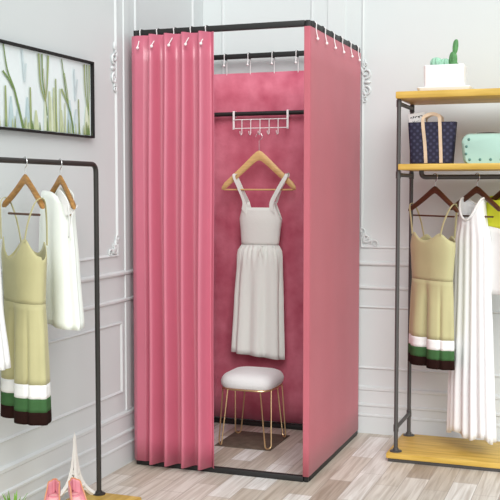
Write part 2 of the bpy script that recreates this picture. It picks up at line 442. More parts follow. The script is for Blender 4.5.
# ------------------------------------------------------------------ hangers
def hanger(label, loc, rz, m, halfw, apex, end, bar, hook_top, rodr, barx=None, group=None, barmat=None, hy=0.0, thick=0.018):
    """local frame: x along the hanger, z=0 at the hook's seat"""
    t = thing('clothes_hanger', label, 'hanger', loc, rz, group or 'wooden clothes hangers')
    for s in (-1, 1):
        bm = NB(); rings = []
        k = 14
        for i in range(k + 1):
            u = i / k
            x = s * halfw * u
            z = apex - thick * 0.8 + (end - apex + thick * 0.8) * (math.sqrt(u * u + 0.006) - 0.0775) / 0.9255 - 0.003 * math.sin(PI * u)
            hh = thick * (1 - 0.30 * u); dd = 0.0065 + 0.004 * u
            if i == k: hh *= 0.5; dd *= 0.6
            y = -0.012 * u * u + hy
            rings.append([(x, y + dd * math.cos(a), z + hh * math.sin(a)) for a in [2 * PI * j / 10 for j in range(10)]])
        loft(bm, rings); obj('arm', bm, m, t)
    bx = barx or halfw * 0.9
    bm = NB(); tube(bm, [(-bx, hy - 0.008, bar), (bx, hy - 0.008, bar)], 0.0042, 10); obj('bar', bm, barmat or m, t)
    bm = NB(); r = 0.0175; zc = hook_top - r
    pts = [(0, hy, apex - 0.01), (0, hy, zc - r - 0.004)]
    pts += [(r * math.sin(a) * 1.0, hy, zc - r * math.cos(a)) for a in [0.25 + (PI * 1.5 - 0.25) * i / 14 for i in range(15)]]
    tube(bm, pts, 0.0018, 8); obj('hook', bm, M['chrome'], t)
    return t
M['chrome'] = mat('steel_hook', (0.62, 0.62, 0.62), 0.25, 0.9)

# ------------------------------------------------------------------ garments
def interp(tab, z):
    """tab rows sorted by falling z: (z, a, b, amp, cx)"""
    if z >= tab[0][0]: return tab[0][1:]
    for r0, r1 in zip(tab[:-1], tab[1:]):
        if z >= r1[0]:
            t = (r0[0] - z) / (r0[0] - r1[0]); t = t * t * (3 - 2 * t) * 0.4 + t * 0.6
            return tuple(p + (q - p) * t for p, q in zip(r0[1:], r1[1:]))
    return tab[-1][1:]

def cloth(bm, tab, ztop, zbot, n=112, rows=14, pleat=None, se=2.3):
    """closed tube of cloth; ztop/zbot are functions of the angle; pleat(theta, z, amp) gives an outward offset"""
    rows_v = []
    for r in range(rows + 1):
        v = r / rows; ring = []
        for j in range(n):
            th = 2 * PI * j / n
            z0 = ztop(th) if callable(ztop) else ztop
            z1 = zbot(th) if callable(zbot) else zbot
            z = z0 + (z1 - z0) * v
            a, b, amp, cx, cy = interp(tab, z)
            c, s = math.cos(th), math.sin(th)
            ex = math.copysign(abs(c) ** (2 / se), c) * a; ey = math.copysign(abs(s) ** (2 / se), s) * b
            off = pleat(th, z, amp) if pleat else 0
            ring.append((cx + ex + c * off, cy + ey + s * off, z))
        rows_v.append(ring)
    loft(bm, rows_v, False, False)

def pleats(n, seed, sharp=1.0):
    rnd = random.Random(seed); ph = [rnd.uniform(-0.5, 0.5) for _ in range(8)]
    def f(th, z, amp):
        if amp < 1e-5: return 0
        w = n * th + 0.8 * math.sin(3 * th + ph[0]) + 0.5 * math.sin(5 * th + ph[1]) + 0.6 * z
        v = math.cos(w)
        v = math.copysign(abs(v) ** sharp, v)
        return amp * (v + 0.35 * math.sin(n * 0.53 * th + 4 * ph[2]))
    return f

def olive_dress(label, loc, rz, dip):
    t = thing('dress', label, 'dress', loc, rz, 'olive strappy dresses with banded hems')
    tab = [(-0.26, 0.138, 0.044, 0, 0, -0.01), (-0.34, 0.150, 0.050, 0, 0, -0.01), (-0.42, 0.143, 0.048, 0.001, 0, -0.01), (-0.50, 0.136, 0.047, 0.001, 0, -0.01),
           (-0.60, 0.143, 0.052, 0.003, 0, -0.01), (-0.75, 0.148, 0.056, 0.005, 0.0, -0.01), (-0.92, 0.152, 0.060, 0.006, 0.0, -0.01)]
    base = pleats(6, 3, 0.8)
    def pl(th, z, amp):
        o = base(th, z, amp)
        d = th - 1.5 * PI                       # the inverted box pleat at the front
        if z < -0.50:
            g = min(1, (-0.50 - z) / 0.13)
            o -= g * 0.030 * math.exp(-((d - 0.05) / 0.085) ** 2)
            o += g * 0.006 * (math.exp(-((d - 0.36) / 0.18) ** 2) + math.exp(-((d + 0.25) / 0.18) ** 2))
            o -= g * 0.010 * math.exp(-((d - 0.80) / 0.08) ** 2) + g * 0.010 * math.exp(-((d + 0.72) / 0.08) ** 2)
        return o
    def top(th):
        s, c = math.sin(th), math.cos(th)
        side = abs(c) ** 6
        if s <= 0:                              # front: sweetheart, with peaks under the straps
            pk = math.exp(-((abs(c) - 0.64) / 0.30) ** 2)
            return dip - 0.012 * side + (-0.275 - dip) * pk - 0.004 * math.exp(-(c / 0.15) ** 2)
        return -0.318 + 0.03 * math.exp(-((abs(c) - 0.60) / 0.25) ** 2) + (dip - 0.012 + 0.318) * side - 0.014 * math.exp(-(c / 0.25) ** 2)
    bm = NB(); cloth(bm, tab, top, -0.50, rows=12, pleat=pl); obj('bodice', bm, M['olive'], t, solid=0.002, auto=60)
    bm = NB(); cloth(bm, tab, -0.50, -0.775, rows=12, pleat=pl); obj('skirt', bm, M['olive'], t, solid=0.002, auto=60)
    for z0, z1, m, lb in ((-0.775, -0.823, 'white', 'white band above the hem'), (-0.823, -0.869, 'green', 'green band above the hem'), (-0.869, -0.913, 'brown', 'dark brown band at the hem')):
        bm = NB(); cloth(bm, tab, z0, z1, rows=4, pleat=pl); obj('hem_band', bm, M[m], t, solid=0.002, auto=60, label=lb)
    for s in (-1, 1):
        bm = NB()
        top_x = s * 0.160; zt = -0.138
        pts = smooth_path([(s * 0.104, -0.050, -0.285), (s * 0.122, -0.044, -0.22), (s * 0.150, -0.032, -0.157), (top_x, -0.012, zt), (s * 0.150, 0.006, -0.157), (s * 0.130, 0.020, -0.22), (s * 0.112, 0.028, -0.300)], 5)
        ribbon(bm, pts, (1, 0, 0.2), 0.010, 0.002); obj('strap', bm, M['olive'], t)
    return t

# ------------------------------------------------------------------ left clothes rack
RX = 0.139; RY = -0.606
lr = thing('clothes_rack', 'black pipe clothes rail on a yellow wooden board along the left wall', 'rack', (0.18, -1.25, 0))
bm = NB(); box(bm, (0.048, -1.92, 0.024), (0.318, -0.578, 0.05), 0.005); obj('base_board', bm, M['shelfy'], lr, world=True)
bm = NB(); box(bm, (0.055, -1.91, 0.0), (0.311, -0.586, 0.024), 0.002); obj('base_frame', bm, M['iron'], lr, world=True)
bm = NB()
tube(bm, rounded([(RX, RY, 0.05), (RX, RY, 1.382), (RX, -1.85, 1.382), (RX, -1.85, 0.05)], 0.036, 8), 0.0100, 14); obj('rail', bm, M['pole'], lr, world=True)
for y in (RY, -1.85):
    bm = NB(); lathe(bm, [(0.026, 0), (0.026, 0.003), (0.023, 0.005), (0.0140, 0.006), (0.0130, 0.013), (0.0104, 0.014)], (RX, y, 0.05)); obj('floor_flange', bm, M['pole'], lr, world=True)

A1 = -0.595
Y1, Y2 = -1.108, -0.876
hanger('golden wooden hanger holding the olive dress on the left rail', (RX, Y1, 1.392), A1, M['goldwood'], 0.175, -0.058, -0.168, -0.195, 0.004, 0.0115, barx=0.135, barmat=M['darkwood'])
olive_dress('olive strappy dress with white, green and brown hem bands on the left rail', (RX, Y1, 1.392), A1, -0.340)
hanger('golden wooden hanger inside the white draped top on the left rail', (RX, Y2, 1.392), A1 - 0.05, M['goldwood'], 0.158, -0.058, -0.175, -0.20, 0.004, 0.0115, barx=0.11)

def white_top():
    t = thing('draped_blouse', 'long white one-shoulder top hanging nearest the black pole of the left rail', 'top', (RX, Y2, 1.392), A1 - 0.05)
    tab = [(-0.08, 0.045, 0.026, 0, 0, -0.005), (-0.115, 0.120, 0.036, 0.001, -0.020, -0.005), (-0.20, 0.125, 0.042, 0.003, -0.02, -0.005), (-0.40, 0.138, 0.05, 0.006, -0.01, -0.005), (-0.61, 0.150, 0.056, 0.008, 0.005, -0.005)]
    def top(th):
        c = math.cos(th)
        return -0.098 - 0.060 * max(0, c) ** 1.5 - 0.028 * max(0, -c) ** 2.0 - (0.018 if math.sin(th) < 0 else 0) * (1 - abs(c))
    def bot(th): return -0.605 - 0.012 * math.cos(th)
    bm = NB(); cloth(bm, tab, top, bot, rows=20, pleat=pleats(7, 11)); obj('body', bm, M['ivory'], t, solid=0.002, auto=60)
    bm = NB()
    ribbon(bm, smooth_path([(0.050, -0.030, -0.122), (0.09, -0.036, -0.128), (0.118, -0.03, -0.155), (0.128, -0.02, -0.20)], 5), (0.2, 0, 1), 0.030, 0.004); obj('shoulder_band', bm, M['white'], t)
    bm = NB()
    ribbon(bm, smooth_path([(0.150, -0.034, -0.165), (0.155, -0.032, -0.20), (0.156, -0.03, -0.26), (0.146, -0.028, -0.275), (0.142, -0.014, -0.20), (0.148, 0.004, -0.166)], 5), (1, 0, 0), 0.008, 0.002); obj('hanging_strap', bm, M['white'], t)
white_top()

# garment at the photo's left edge, nearer along the rail
hanger('golden wooden hanger nearest the camera on the left rail, at the picture edge', (RX, -1.36, 1.392), A1, M['goldwood'], 0.165, -0.058, -0.168, -0.195, 0.004, 0.0115, barx=0.12)
def edge_dress():
    t = thing('white_dress', 'white dress cut off by the left picture edge, before the olive dress', 'dress', (RX, -1.36, 1.392), A1)
    tab = [(-0.14, 0.10, 0.03, 0, -0.02, 0), (-0.30, 0.10, 0.04, 0.002, -0.01, 0), (-0.48, 0.11, 0.045, 0.004, -0.01, 0), (-0.68, 0.145, 0.055, 0.007, 0, 0)]
    bm = NB(); cloth(bm, tab, lambda th: -0.15 - 0.12 * abs(math.cos(th)) ** 2, -0.68, rows=16, pleat=pleats(9, 5)); obj('body', bm, M['white'], t, solid=0.002, auto=60)
    for s in (-1, 1):
        bm = NB(); ribbon(bm, smooth_path([(s * 0.06, -0.03, -0.20), (s * 0.085, -0.02, -0.15), (s * 0.09, -0.004, -0.112), (s * 0.085, 0.012, -0.15), (s * 0.06, 0.028, -0.20)], 5), (1, 0, 0), 0.02, 0.002); obj('strap', bm, M['white'], t)
edge_dress()

# ------------------------------------------------------------------ right rack
PR = 0.0098; ZR = 1.341
FX, FY, BY = 1.131, 0.474, 0.795
X2 = 2.12
rr = thing('shelf_rack', 'dark iron pipe rack with yellow wooden shelves against the back wall', 'rack', (1.62, 0.62, 0))
def plank(name, lo, hi): 
    bm = NB(); box(bm, lo, hi, 0.004); return obj(name, bm, M['shelf'], rr, world=True)
plank('base_board', (1.093, 0.432, 0.017), (X2 + 0.04, 0.83, 0.043))
bm = NB(); box(bm, (1.10, 0.440, 0.0), (X2 + 0.033, 0.823, 0.017), 0.002); obj('base_frame', bm, M['iron'], rr, world=True)
plank('shelf', (1.136, 0.437, 1.372), (X2 + 0.04, 0.83, 1.400))
plank('shelf', (1.122, 0.437, 1.700), (X2 + 0.04, 0.83, 1.732))
for x in (FX, X2):
    for y in (FY, BY):
        bm = NB(); tube(bm, [(x, y, 0.043), (x, y, 1.700)], PR, 14); obj('post', bm, M['iron'], rr, world=True)
        bm = NB(); lathe(bm, [(0.029, 0), (0.029, 0.003), (0.026, 0.005), (0.0145, 0.006), (0.0135, 0.016), (0.0102, 0.017)], (x, y, 0.043)); obj('floor_flange', bm, M['iron'], rr, world=True)
        for z in (0.155, 1.350, 1.680):
            bm = NB(); lathe(bm, [(PR, -0.017), (PR + 0.0025, -0.016), (PR + 0.0025, 0.016), (PR, 0.017)], (x, y, z), 14)
            obj('pipe_fitting', bm, M['iron'], rr, world=True)
    for z in (0.155, 1.350, 1.680):
        bm = NB(); tube(bm, [(x, FY + 0.010, z), (x, BY - 0.010, z)], 0.0095, 12); obj('crossbar', bm, M['iron'], rr, world=True)
YRR = 0.62
bm = NB(); tube(bm, rounded([(1.212, YRR, 1.372), (1.212, YRR, ZR), (X2 - 0.08, YRR, ZR), (X2 - 0.08, YRR, 1.372)], 0.024, 8), 0.0115, 14); obj('hanging_rail', bm, M['iron'], rr, world=True)

B1 = -0.72
hanger('dark brown hanger holding the olive dress under the right shelf', (1.277, YRR, ZR + 0.0125), B1, M['darkwood'], 0.180, -0.058, -0.172, -0.197, 0.004, 0.0115, barx=0.15)
olive_dress('olive strappy dress with white, green and brown hem bands under the right shelf', (1.277, YRR, ZR + 0.0125), B1, -0.308)
B2 = -0.72
hanger('dark brown hanger inside the long white halter dress on the right', (1.473, YRR, ZR + 0.0125), B2, M['darkwood'], 0.170, -0.058, -0.165, -0.197, 0.004, 0.0115, barx=0.12)
def halter():
    t = thing('long_white_dress', 'long white pleated halter dress hanging right of the olive dress on the shelf rack', 'dress', (1.473, YRR, ZR + 0.0125), B2)
    tab = [(-0.10, 0.068, 0.040, 0, -0.012, -0.01), (-0.15, 0.072, 0.041, 0, -0.014, -0.01), (-0.22, 0.084, 0.042, 0.001, -0.014, -0.01), (-0.31, 0.108, 0.046, 0.003, -0.014, -0.012), (-0.54, 0.112, 0.048, 0.004, -0.012, -0.012),
           (-0.80, 0.120, 0.054, 0.006, -0.008, -0.012), (-1.0, 0.128, 0.058, 0.008, -0.004, -0.015), (-1.27, 0.137, 0.063, 0.009, 0.002, -0.015)]
    def top(th):
        s, c = math.sin(th), math.cos(th)
        f = -0.214 if s < 0 else -0.145
        return f + (-0.112 - f) * abs(c) ** 1.6
    pf = pleats(17, 8, 0.8)
    bm = NB(); cloth(bm, tab, top, lambda th: -1.238 - 0.012 * math.cos(5 * th) - 0.01 * math.sin(th), n=192, rows=36, pleat=pf); obj('body', bm, M['chiffon'], t, solid=0.002, auto=60)
    bm = NB()
    pts = []
    for i in range(41):
        th = 2 * PI * i / 40; z = top(th); a, b, amp, cx, cy = interp(tab, z)
        c, s = math.cos(th), math.sin(th)
        pts.append((cx + math.copysign(abs(c) ** (2 / 2.3), c) * (a + 0.002), cy + math.copysign(abs(s) ** (2 / 2.3), s) * (b + 0.002), z))
    tube(bm, pts[:-1], 0.0055, 8, loop=True); obj('neck_band', bm, M['white'], t)
halter()
B3 = -0.75
LX3 = (1.605, YRR, ZR + 0.0125)
hanger('dark brown hanger at the right picture edge inside the lime shouldered top', LX3, B3, M['darkwood'], 0.165, -0.058, -0.165, -0.197, 0.004, 0.0115, barx=0.12)
def lime_top():
    t = thing('white_blouse', 'short white blouse with a lime yellow shoulder at the right picture edge', 'blouse', LX3, B3)
    tab = [(-0.09, 0.06, 0.040, 0, 0, -0.01), (-0.14, 0.150, 0.052, 0.0, 0, -0.01), (-0.20, 0.172, 0.060, 0.001, 0, -0.01), (-0.27, 0.178, 0.062, 0.002, 0, -0.01), (-0.40, 0.200, 0.068, 0.005, 0, -0.01), (-0.57, 0.222, 0.074, 0.007, 0, -0.01)]
    bm = NB(); cloth(bm, tab, lambda th: -0.102 - 0.02 * (1 - abs(math.cos(th))), lambda th: -0.245 - 0.03 * math.cos(th), rows=12, pleat=pleats(7, 4)); obj('shoulder_panel', bm, M['lime'], t, solid=0.002, auto=60, label='lime yellow shoulder panel')
    bm = NB(); cloth(bm, tab, lambda th: -0.245 - 0.03 * math.cos(th), -0.555, rows=12, pleat=pleats(7, 4)); obj('body', bm, M['white'], t, solid=0.002, auto=60)
lime_top()

# items on the top shelf
ZT = 1.732
pl = thing('cactus_planter', 'white rectangular planter on a tray with small cacti on the top shelf', 'planter', (1.318, 0.60, ZT))
def rrect(bm, x0, x1, y0, y1, z0, z1, r, taper=0, open_top=None, n=6):
    def ring(ins, z, rr):
        pts = []
        for cx, cy, a0 in ((x1 - ins - rr, y1 - ins - rr, 0), (x0 + ins + rr, y1 - ins - rr, PI / 2), (x0 + ins + rr, y0 + ins + rr, PI), (x1 - ins - rr, y0 + ins + rr, 1.5 * PI)):
            for i in range(n + 1):
                a = a0 + PI / 2 * i / n; pts.append((cx + rr * math.cos(a), cy + rr * math.sin(a), z))
        return pts
    e = min(0.003, (z1 - z0) * 0.25)
    rings = [ring(taper + e, z0, max(r - e, 0.002)), ring(taper, z0 + e, r), ring(0, z1 - e, r), ring(e, z1, max(r - e, 0.002))]
    if open_top:
        rings += [ring(open_top, z1, max(r - open_top, 0.003)), ring(open_top, z1 - 0.012, max(r - open_top, 0.003))]
    loft(bm, rings)
bm = NB(); rrect(bm, -0.089, 0.098, -0.055, 0.055, 0.026, 0.128, 0.014, 0.002, 0.006); obj('pot', bm, M['ceramic'], pl)
bm = NB(); rrect(bm, -0.118, 0.130, -0.068, 0.068, 0.0, 0.026, 0.018, 0.006); obj('tray', bm, M['ceramic'], pl)
bm = NB(); box(bm, (-0.080, -0.047, 0.108), (0.089, 0.047, 0.121)); obj('gravel', bm, M['soil'], pl)
def ribbed(bm, c, r, hgt, ribs=9, amp=0.12, lean=0.0, flat=1.0):
    rings = []
    for i in range(1, 16):
        t = i / 16; z = hgt * (0.5 - 0.5 * math.cos(PI * t)); rr = r * math.sin(PI * t) ** 0.7
        rings.append([(c[0] + lean * t + rr * (1 + amp * math.cos(ribs * a)) * math.cos(a), c[1] + flat * rr * (1 + amp * math.cos(ribs * a)) * math.sin(a), c[2] + z) for a in [2 * PI * j / 54 for j in range(54)]])
    loft(bm, rings)
for (x, y, r, hg) in ((-0.038, 0.0, 0.026, 0.056), (0.002, 0.004, 0.022, 0.050), (-0.018, -0.030, 0.016, 0.034)):
    bm = NB(); ribbed(bm, (x, y, 0.112), r, hg); obj('round_cactus', bm, M['mintcactus'], pl, label='pale mint round cactus')
bm = NB(); ribbed(bm, (0.040, 0, 0.112), 0.018, 0.080, 8, 0.08, 0.0, 0.75); ribbed(bm, (0.046, 0, 0.180), 0.0125, 0.068, 8, 0.08, 0.008, 0.75)
ribbed(bm, (0.056, 0.004, 0.112), 0.007, 0.028, 8, 0.08, 0.002)
obj('tall_cactus', bm, M['cactus'], pl, label='dark green jointed cactus')

# tote bag
ZM = 1.400
tb = thing('tote_bag', 'navy patterned tote bag with tan straps on the middle shelf', 'bag', (1.275, 0.545, ZM))
def tote_ring(z, t, inset=0.0):
    hw = 0.097 + 0.015 * t - inset; hd = 0.050 - 0.012 * t - inset
    pts = []
    for i in range(40):
        a = 2 * PI * i / 40; c, s = math.cos(a), math.sin(a)
        pts.append((math.copysign(abs(c) ** 0.28, c) * hw, math.copysign(abs(s) ** 0.4, s) * hd * (1 + 0.02 * math.sin(3 * a)), z))
    return pts
bm = NB()
rings = [tote_ring(0.0, 0, 0.004)] + [tote_ring(0.004 + 0.190 * i / 10, i / 10) for i in range(11)]
rings += [tote_ring(0.194, 1, 0.004), tote_ring(0.10, 0.6, 0.005)]
loft(bm, rings); obj('body', bm, M['navy'], tb)
for s in (-1, 1):                                # front and back: one strap pair each, joined by a handle loop
    bm = NB()
    yb = s * 0.0525; yt = s * 0.0415
    pts = [(-0.020, yb, 0.004), (-0.026, s * 0.049, 0.09), (-0.038, yt, 0.192), (-0.031, yt * 0.8, 0.220), (0.002, yt * 0.6, 0.232), (0.034, yt * 0.8, 0.220), (0.040, yt, 0.192), (0.046, s * 0.049, 0.09), (0.050, yb, 0.004)]
    ribbon(bm, smooth_path(pts, 7), (1, 0, 0.6), 0.014, 0.004) if False else None
    P = smooth_path(pts, 7); rings = []
    for i, p in enumerate(P):
        tg = (P[min(i + 1, len(P) - 1)] - P[max(i - 1, 0)]).normalized(); nn = Vector((0, s, 0.0)); nn = (nn - tg * nn.dot(tg)).normalized(); wd = tg.cross(nn)
        rings.append([p + wd * 0.0075 + nn * 0.002, p - wd * 0.0075 + nn * 0.002, p - wd * 0.0075 - nn * 0.002, p + wd * 0.0075 - nn * 0.002])
    loft(bm, rings); obj('strap', bm, M['tan'], tb)
cd = thing('paper_card', 'white card with handwriting sticking out of the navy tote bag', 'card', (1.203, 0.545, 1.583))
cd.rotation_euler = (0, -0.12, 0)
bm = NB(); box(bm, (-0.036, -0.0012, -0.03), (0.042, 0.0012, 0.056), 0.0008); obj('sheet', bm, M['card'], cd)
bm = NB()
rnd = random.Random(3); x = -0.028
for w in (0.010, 0.006, 0.012, 0.008, 0.010):
    pts = [(x + w * i / 6, -0.0018, 0.038 + 0.006 * rnd.uniform(-1, 1)) for i in range(7)]
    tube(bm, smooth_path(pts, 3), 0.0012, 5); x += w + 0.003
x = -0.02
for w in (0.012, 0.014):
    pts = [(x + w * i / 6, -0.0018, 0.018 + 0.003 * rnd.uniform(-1, 1)) for i in range(7)]
    tube(bm, smooth_path(pts, 3), 0.0008, 5); x += w + 0.004
obj('handwriting', bm, M['ink'], cd)

# mint case
mb = thing('mint_bag', 'mint green rounded handbag with dark studs at the right end of the middle shelf', 'bag', (1.53, 0.53, ZM))
bm = NB(); rings = []
for i in range(13):
    u = -1 + 2 * i / 12; y = u * 0.062
    e = math.sqrt(max(0, 1 - abs(u) ** 4)) * 0.16 + 0.84
    ring = []
    for cx, cz, a0 in ((0.075, 0.097, 0), (-0.075, 0.097, PI / 2), (-0.085, 0.022, PI), (0.085, 0.022, 1.5 * PI)):
        for k in range(8):
            a = a0 + PI / 2 * k / 7; r = 0.040 if cz > 0.05 else 0.022
            ring.append(((cx + r * math.cos(a)) * e, y, 0.068 + (cz - 0.068 + r * math.sin(a)) * (e if True else 1)))
    lowz = min(p[2] for p in ring)
    rings.append([(p[0], p[1], p[2] - lowz * (1 if True else 0)) for p in ring])
loft(bm, rings); body = obj('body', bm, M['mint'], mb)
for (x, z) in [(-0.078 + 0.050 * i, 0.014) for i in range(4)] + [(-0.096, 0.042), (-0.094, 0.078), (-0.083, 0.112), (0.096, 0.042), (0.094, 0.078), (0.083, 0.112)]:
    bm = NB(); ball(bm, (x * 0.93, -0.0615 if abs(x) < 0.2 else -0.055, 0.004 + z * 0.93), 0.0066, (1, 0.7, 1), 10, 7); obj('stud', bm, M['stud'], mb)
bm = NB(); tube(bm, smooth_path([(-0.055, 0, 0.128), (-0.045, 0, 0.136), (0, 0, 0.139), (0.045, 0, 0.136), (0.055, 0, 0.128)], 6), 0.0045, 8); obj('handle', bm, M['darkleather'], mb)
bm = NB(); tube(bm, [( -0.098, 0.0, 0.03), (-0.104, 0.0, 0.06), (-0.1, 0.0, 0.10), (-0.08, 0.0, 0.128), (-0.04, 0, 0.1335), (0.04, 0, 0.1335), (0.08, 0, 0.128)], 0.0022, 6); obj('zip', bm, M['darkleather'], mb)

# ------------------------------------------------------------------ dress in the booth
HX, HY = 0.320, 0.812
HZ = 1.5725
M['hangbar'] = M['lightwood']
hanger('pale wooden hanger on the white hook rack inside the booth', (HX, HY + 0.006, HZ), 0, M['lightwood'], 0.206, -0.090, -0.285, -0.292, 0.004, 0.002, barx=0.196, barmat=M['lightwood'], thick=0.027)
def booth_dress():
    t = thing('ivory_dress', 'ivory square-neck sundress with gathered skirt hanging inside the pink booth', 'dress', (HX, HY, 0))
    X = lambda wx: wx - HX
    tab = [(1.24, 0.104, 0.034, 0, X(0.327), 0), (1.19, 0.110, 0.036, 0, X(0.328), 0), (1.12, 0.116, 0.042, 0, X(0.331), 0), (1.06, 0.109, 0.040, 0, X(0.330), 0), (0.990, 0.103, 0.036, 0.0006, X(0.328), 0),
           (0.975, 0.114, 0.045, 0.002, X(0.327), 0), (0.92, 0.124, 0.052, 0.003, X(0.326), 0), (0.70, 0.131, 0.054, 0.008, X(0.318), 0), (0.395, 0.141, 0.060, 0.011, X(0.311), 0)]
    def top(th):                                # square neck, raised strap roots, scooped armholes
        c = abs(math.cos(th))
        neck = 1.186
        if c < 0.52: return neck
        if c < 0.60: return neck + (c - 0.52) / 0.08 * 0.030
        if c < 0.74: return neck + 0.030 - 0.004 * (c - 0.6) / 0.14
        k = (c - 0.74) / 0.26
        return 1.212 - 0.088 * k ** 0.9
    g = pleats(9, 14, 0.9); fine = pleats(30, 2)
    def pl(th, z, amp):
        return g(th, z, amp) + (fine(th, z, 0.0045) * max(0, 1 - abs(z - 0.958) / 0.09) if z < 0.988 else 0)
    bm = NB(); cloth(bm, tab, top, 0.99, n=200, rows=12); obj('bodice', bm, M['ivory'], t, solid=0.002, auto=60)
    bm = NB(); cloth(bm, tab, 0.99, lambda th: 0.400 - 0.016 * math.cos(th - 0.3), n=200, rows=20, pleat=pl); obj('skirt', bm, M['ivory'], t, solid=0.002, auto=60)
    for xt, xb, s in ((0.190, 0.2515, -1), (0.478, 0.4045, 1)):
        bm = NB()
        zt = 1.366
        xm = xb * 0.5 + xt * 0.5
        P = smooth_path([(X(xb * 0.9 + xt * 0.1 - s * 0.004), -0.0362, 1.165), (X(xb), -0.0352, 1.212), (X(xm), -0.034, 1.285), (X(xt), -0.026, zt - 0.018), (X(xt + s * -0.003), -0.004, zt - 0.003), (X(xt), 0.008, zt - 0.018), (X(xm), 0.006, 1.285), (X(xb), 0.0325, 1.205)], 6)
        rings = []
        for i, p in enumerate(P):
            tg = (P[min(i + 1, len(P) - 1)] - P[max(i - 1, 0)]).normalized(); wd = Vector((1, 0, 0)); wd = (wd - tg * wd.x).normalized(); th = tg.cross(wd)
            w = 0.0125 + 0.007 * max(0, 1 - i / 9)
            rings.append([p + wd * w + th * 0.0015, p - wd * w + th * 0.0015, p - wd * w - th * 0.0015, p + wd * w - th * 0.0015])
        loft(bm, rings); obj('strap', bm, M['ivory'], t)
    bm = NB()
    tube(bm, smooth_path([(X(0.352), -0.046, 0.985), (X(0.356), -0.060, 0.96), (X(0.366), -0.064, 0.935)], 4), 0.003, 6)
    tube(bm, smooth_path([(X(0.352), -0.046, 0.985), (X(0.346), -0.060, 0.965), (X(0.342), -0.064, 0.942)], 4), 0.003, 6)
    ball(bm, (X(0.352), -0.047, 0.986), 0.006, (1.3, 0.8, 1)); obj('waist_bow', bm, M['ivory'], t)
booth_dress()

# ------------------------------------------------------------------ stool and the sheet for its shadow
st = thing('stool', 'small white padded stool on gold hairpin legs inside the booth', 'stool', (0.381, 0.552, 0))
def sq_ring(r, z, e=4.2, n=48):
    out = []
    for j in range(n):
        a = 2 * PI * j / n; c, s = math.cos(a), math.sin(a)
        out.append((math.copysign(abs(c) ** (2 / e), c) * r, math.copysign(abs(s) ** (2 / e), s) * r, z))
    return out
bm = NB()
prof = [(0.115, 0.284), (0.132, 0.287), (0.140, 0.299), (0.142, 0.316), (0.137, 0.333), (0.126, 0.346), (0.107, 0.355), (0.080, 0.361), (0.045, 0.364), (0.012, 0.365)]
loft(bm, [sq_ring(r, z) for r, z in prof]); obj('cushion', bm, M['fur'], st)
bm = NB(); tube(bm, [Vector(p) for p in sq_ring(0.131, 0.281)], 0.0042, 8, loop=True); obj('seat_ring', bm, M['gold'], st)
for sx, sy in ((-1, -1), (1, -1), (1, 1), (-1, 1)):
    tx, ty = -sy * 0.7071, sx * 0.7071
    q = Vector((sx * 0.118, sy * 0.118, 0.28)); f = Vector((sx * 0.126, sy * 0.126, 0)); tg = Vector((tx, ty, 0))
    q1, q2 = q + tg * 0.046, q - tg * 0.046
    q1 = Vector((max(-0.128, min(0.128, q1.x)), max(-0.128, min(0.128, q1.y)), 0.281)); q2 = Vector((max(-0.128, min(0.128, q2.x)), max(-0.128, min(0.128, q2.y)), 0.281))
    arc = [f + tg * 0.017 * math.cos(a) + Vector((0, 0, 0.0225 - 0.0185 * math.sin(a))) for a in [PI * i / 10 for i in range(11)]]
    bm = NB(); tube(bm, [q1] + arc + [q2], 0.0036, 8); obj('hairpin_leg', bm, M['gold'], st)
mt = bmesh.new(); box(mt, (-0.148, -0.160, 0), (0.148, 0.160, 0.003), 0.001)  # thin dark sheet put in for the shadow beneath the seat
mo = obj('stool_shadow_sheet', mt, M['mat']); mo.location = (0.373, 0.578, 0.0005); mo['label'] = 'small square dark brown sheet standing in for shade on the floor beneath the stool'; mo['category'] = 'mat'  # 'mat' here means the sheet for the stool's shadow, not a real mat
st.scale.z = 1.022; st.location.z = 0.0037   # stands on the shadow sheet

# ------------------------------------------------------------------ picture on the left wall
pc = thing('framed_picture', 'black framed watercolour of green reeds on the left wall', 'picture', (XW + 0.002, -0.82, 1.66))
PY0, PY1, PZ0, PZ1 = -1.36, -0.318, 1.502, 1.826
PX = XW + 0.006
bm = NB()
def pfr(y, z, sy, sz): return [(PX, y, z), (PX + 0.020, y, z), (PX + 0.020, y + sy * 0.0085, z + sz * 0.0085), (PX, y + sy * 0.0085, z + sz * 0.0085)]
loft(bm, [pfr(PY0, PZ0, 1, 1), pfr(PY1, PZ0, -1, 1), pfr(PY1, PZ1, -1, -1), pfr(PY0, PZ1, 1, -1)], loop=True); obj('picture_frame', bm, mat('matt_black_wood', (0.008, 0.008, 0.008), 0.7), pc, world=True, smooth=False)
bm = NB(); box(bm, (PX, PY0 + 0.010, PZ0 + 0.010), (PX + 0.006, PY1 - 0.010, PZ1 - 0.010)); cv = obj('canvas', bm, M['paper'], pc, world=True, smooth=False)
PC = {'dk': (0.17, 0.26, 0.085), 'mid': (0.31, 0.38, 0.17), 'lt': (0.53, 0.60, 0.37), 'pale': (0.70, 0.77, 0.60), 'blue': (0.50, 0.64, 0.66), 'grey': (0.58, 0.68, 0.70), 'tan': (0.42, 0.38, 0.2)}
pm = {k: mat('watercolour_' + k, v, 0.8, vary=0.10, vscale=30) for k, v in PC.items()}
order = list(pm); bm = NB(); layer = [0]
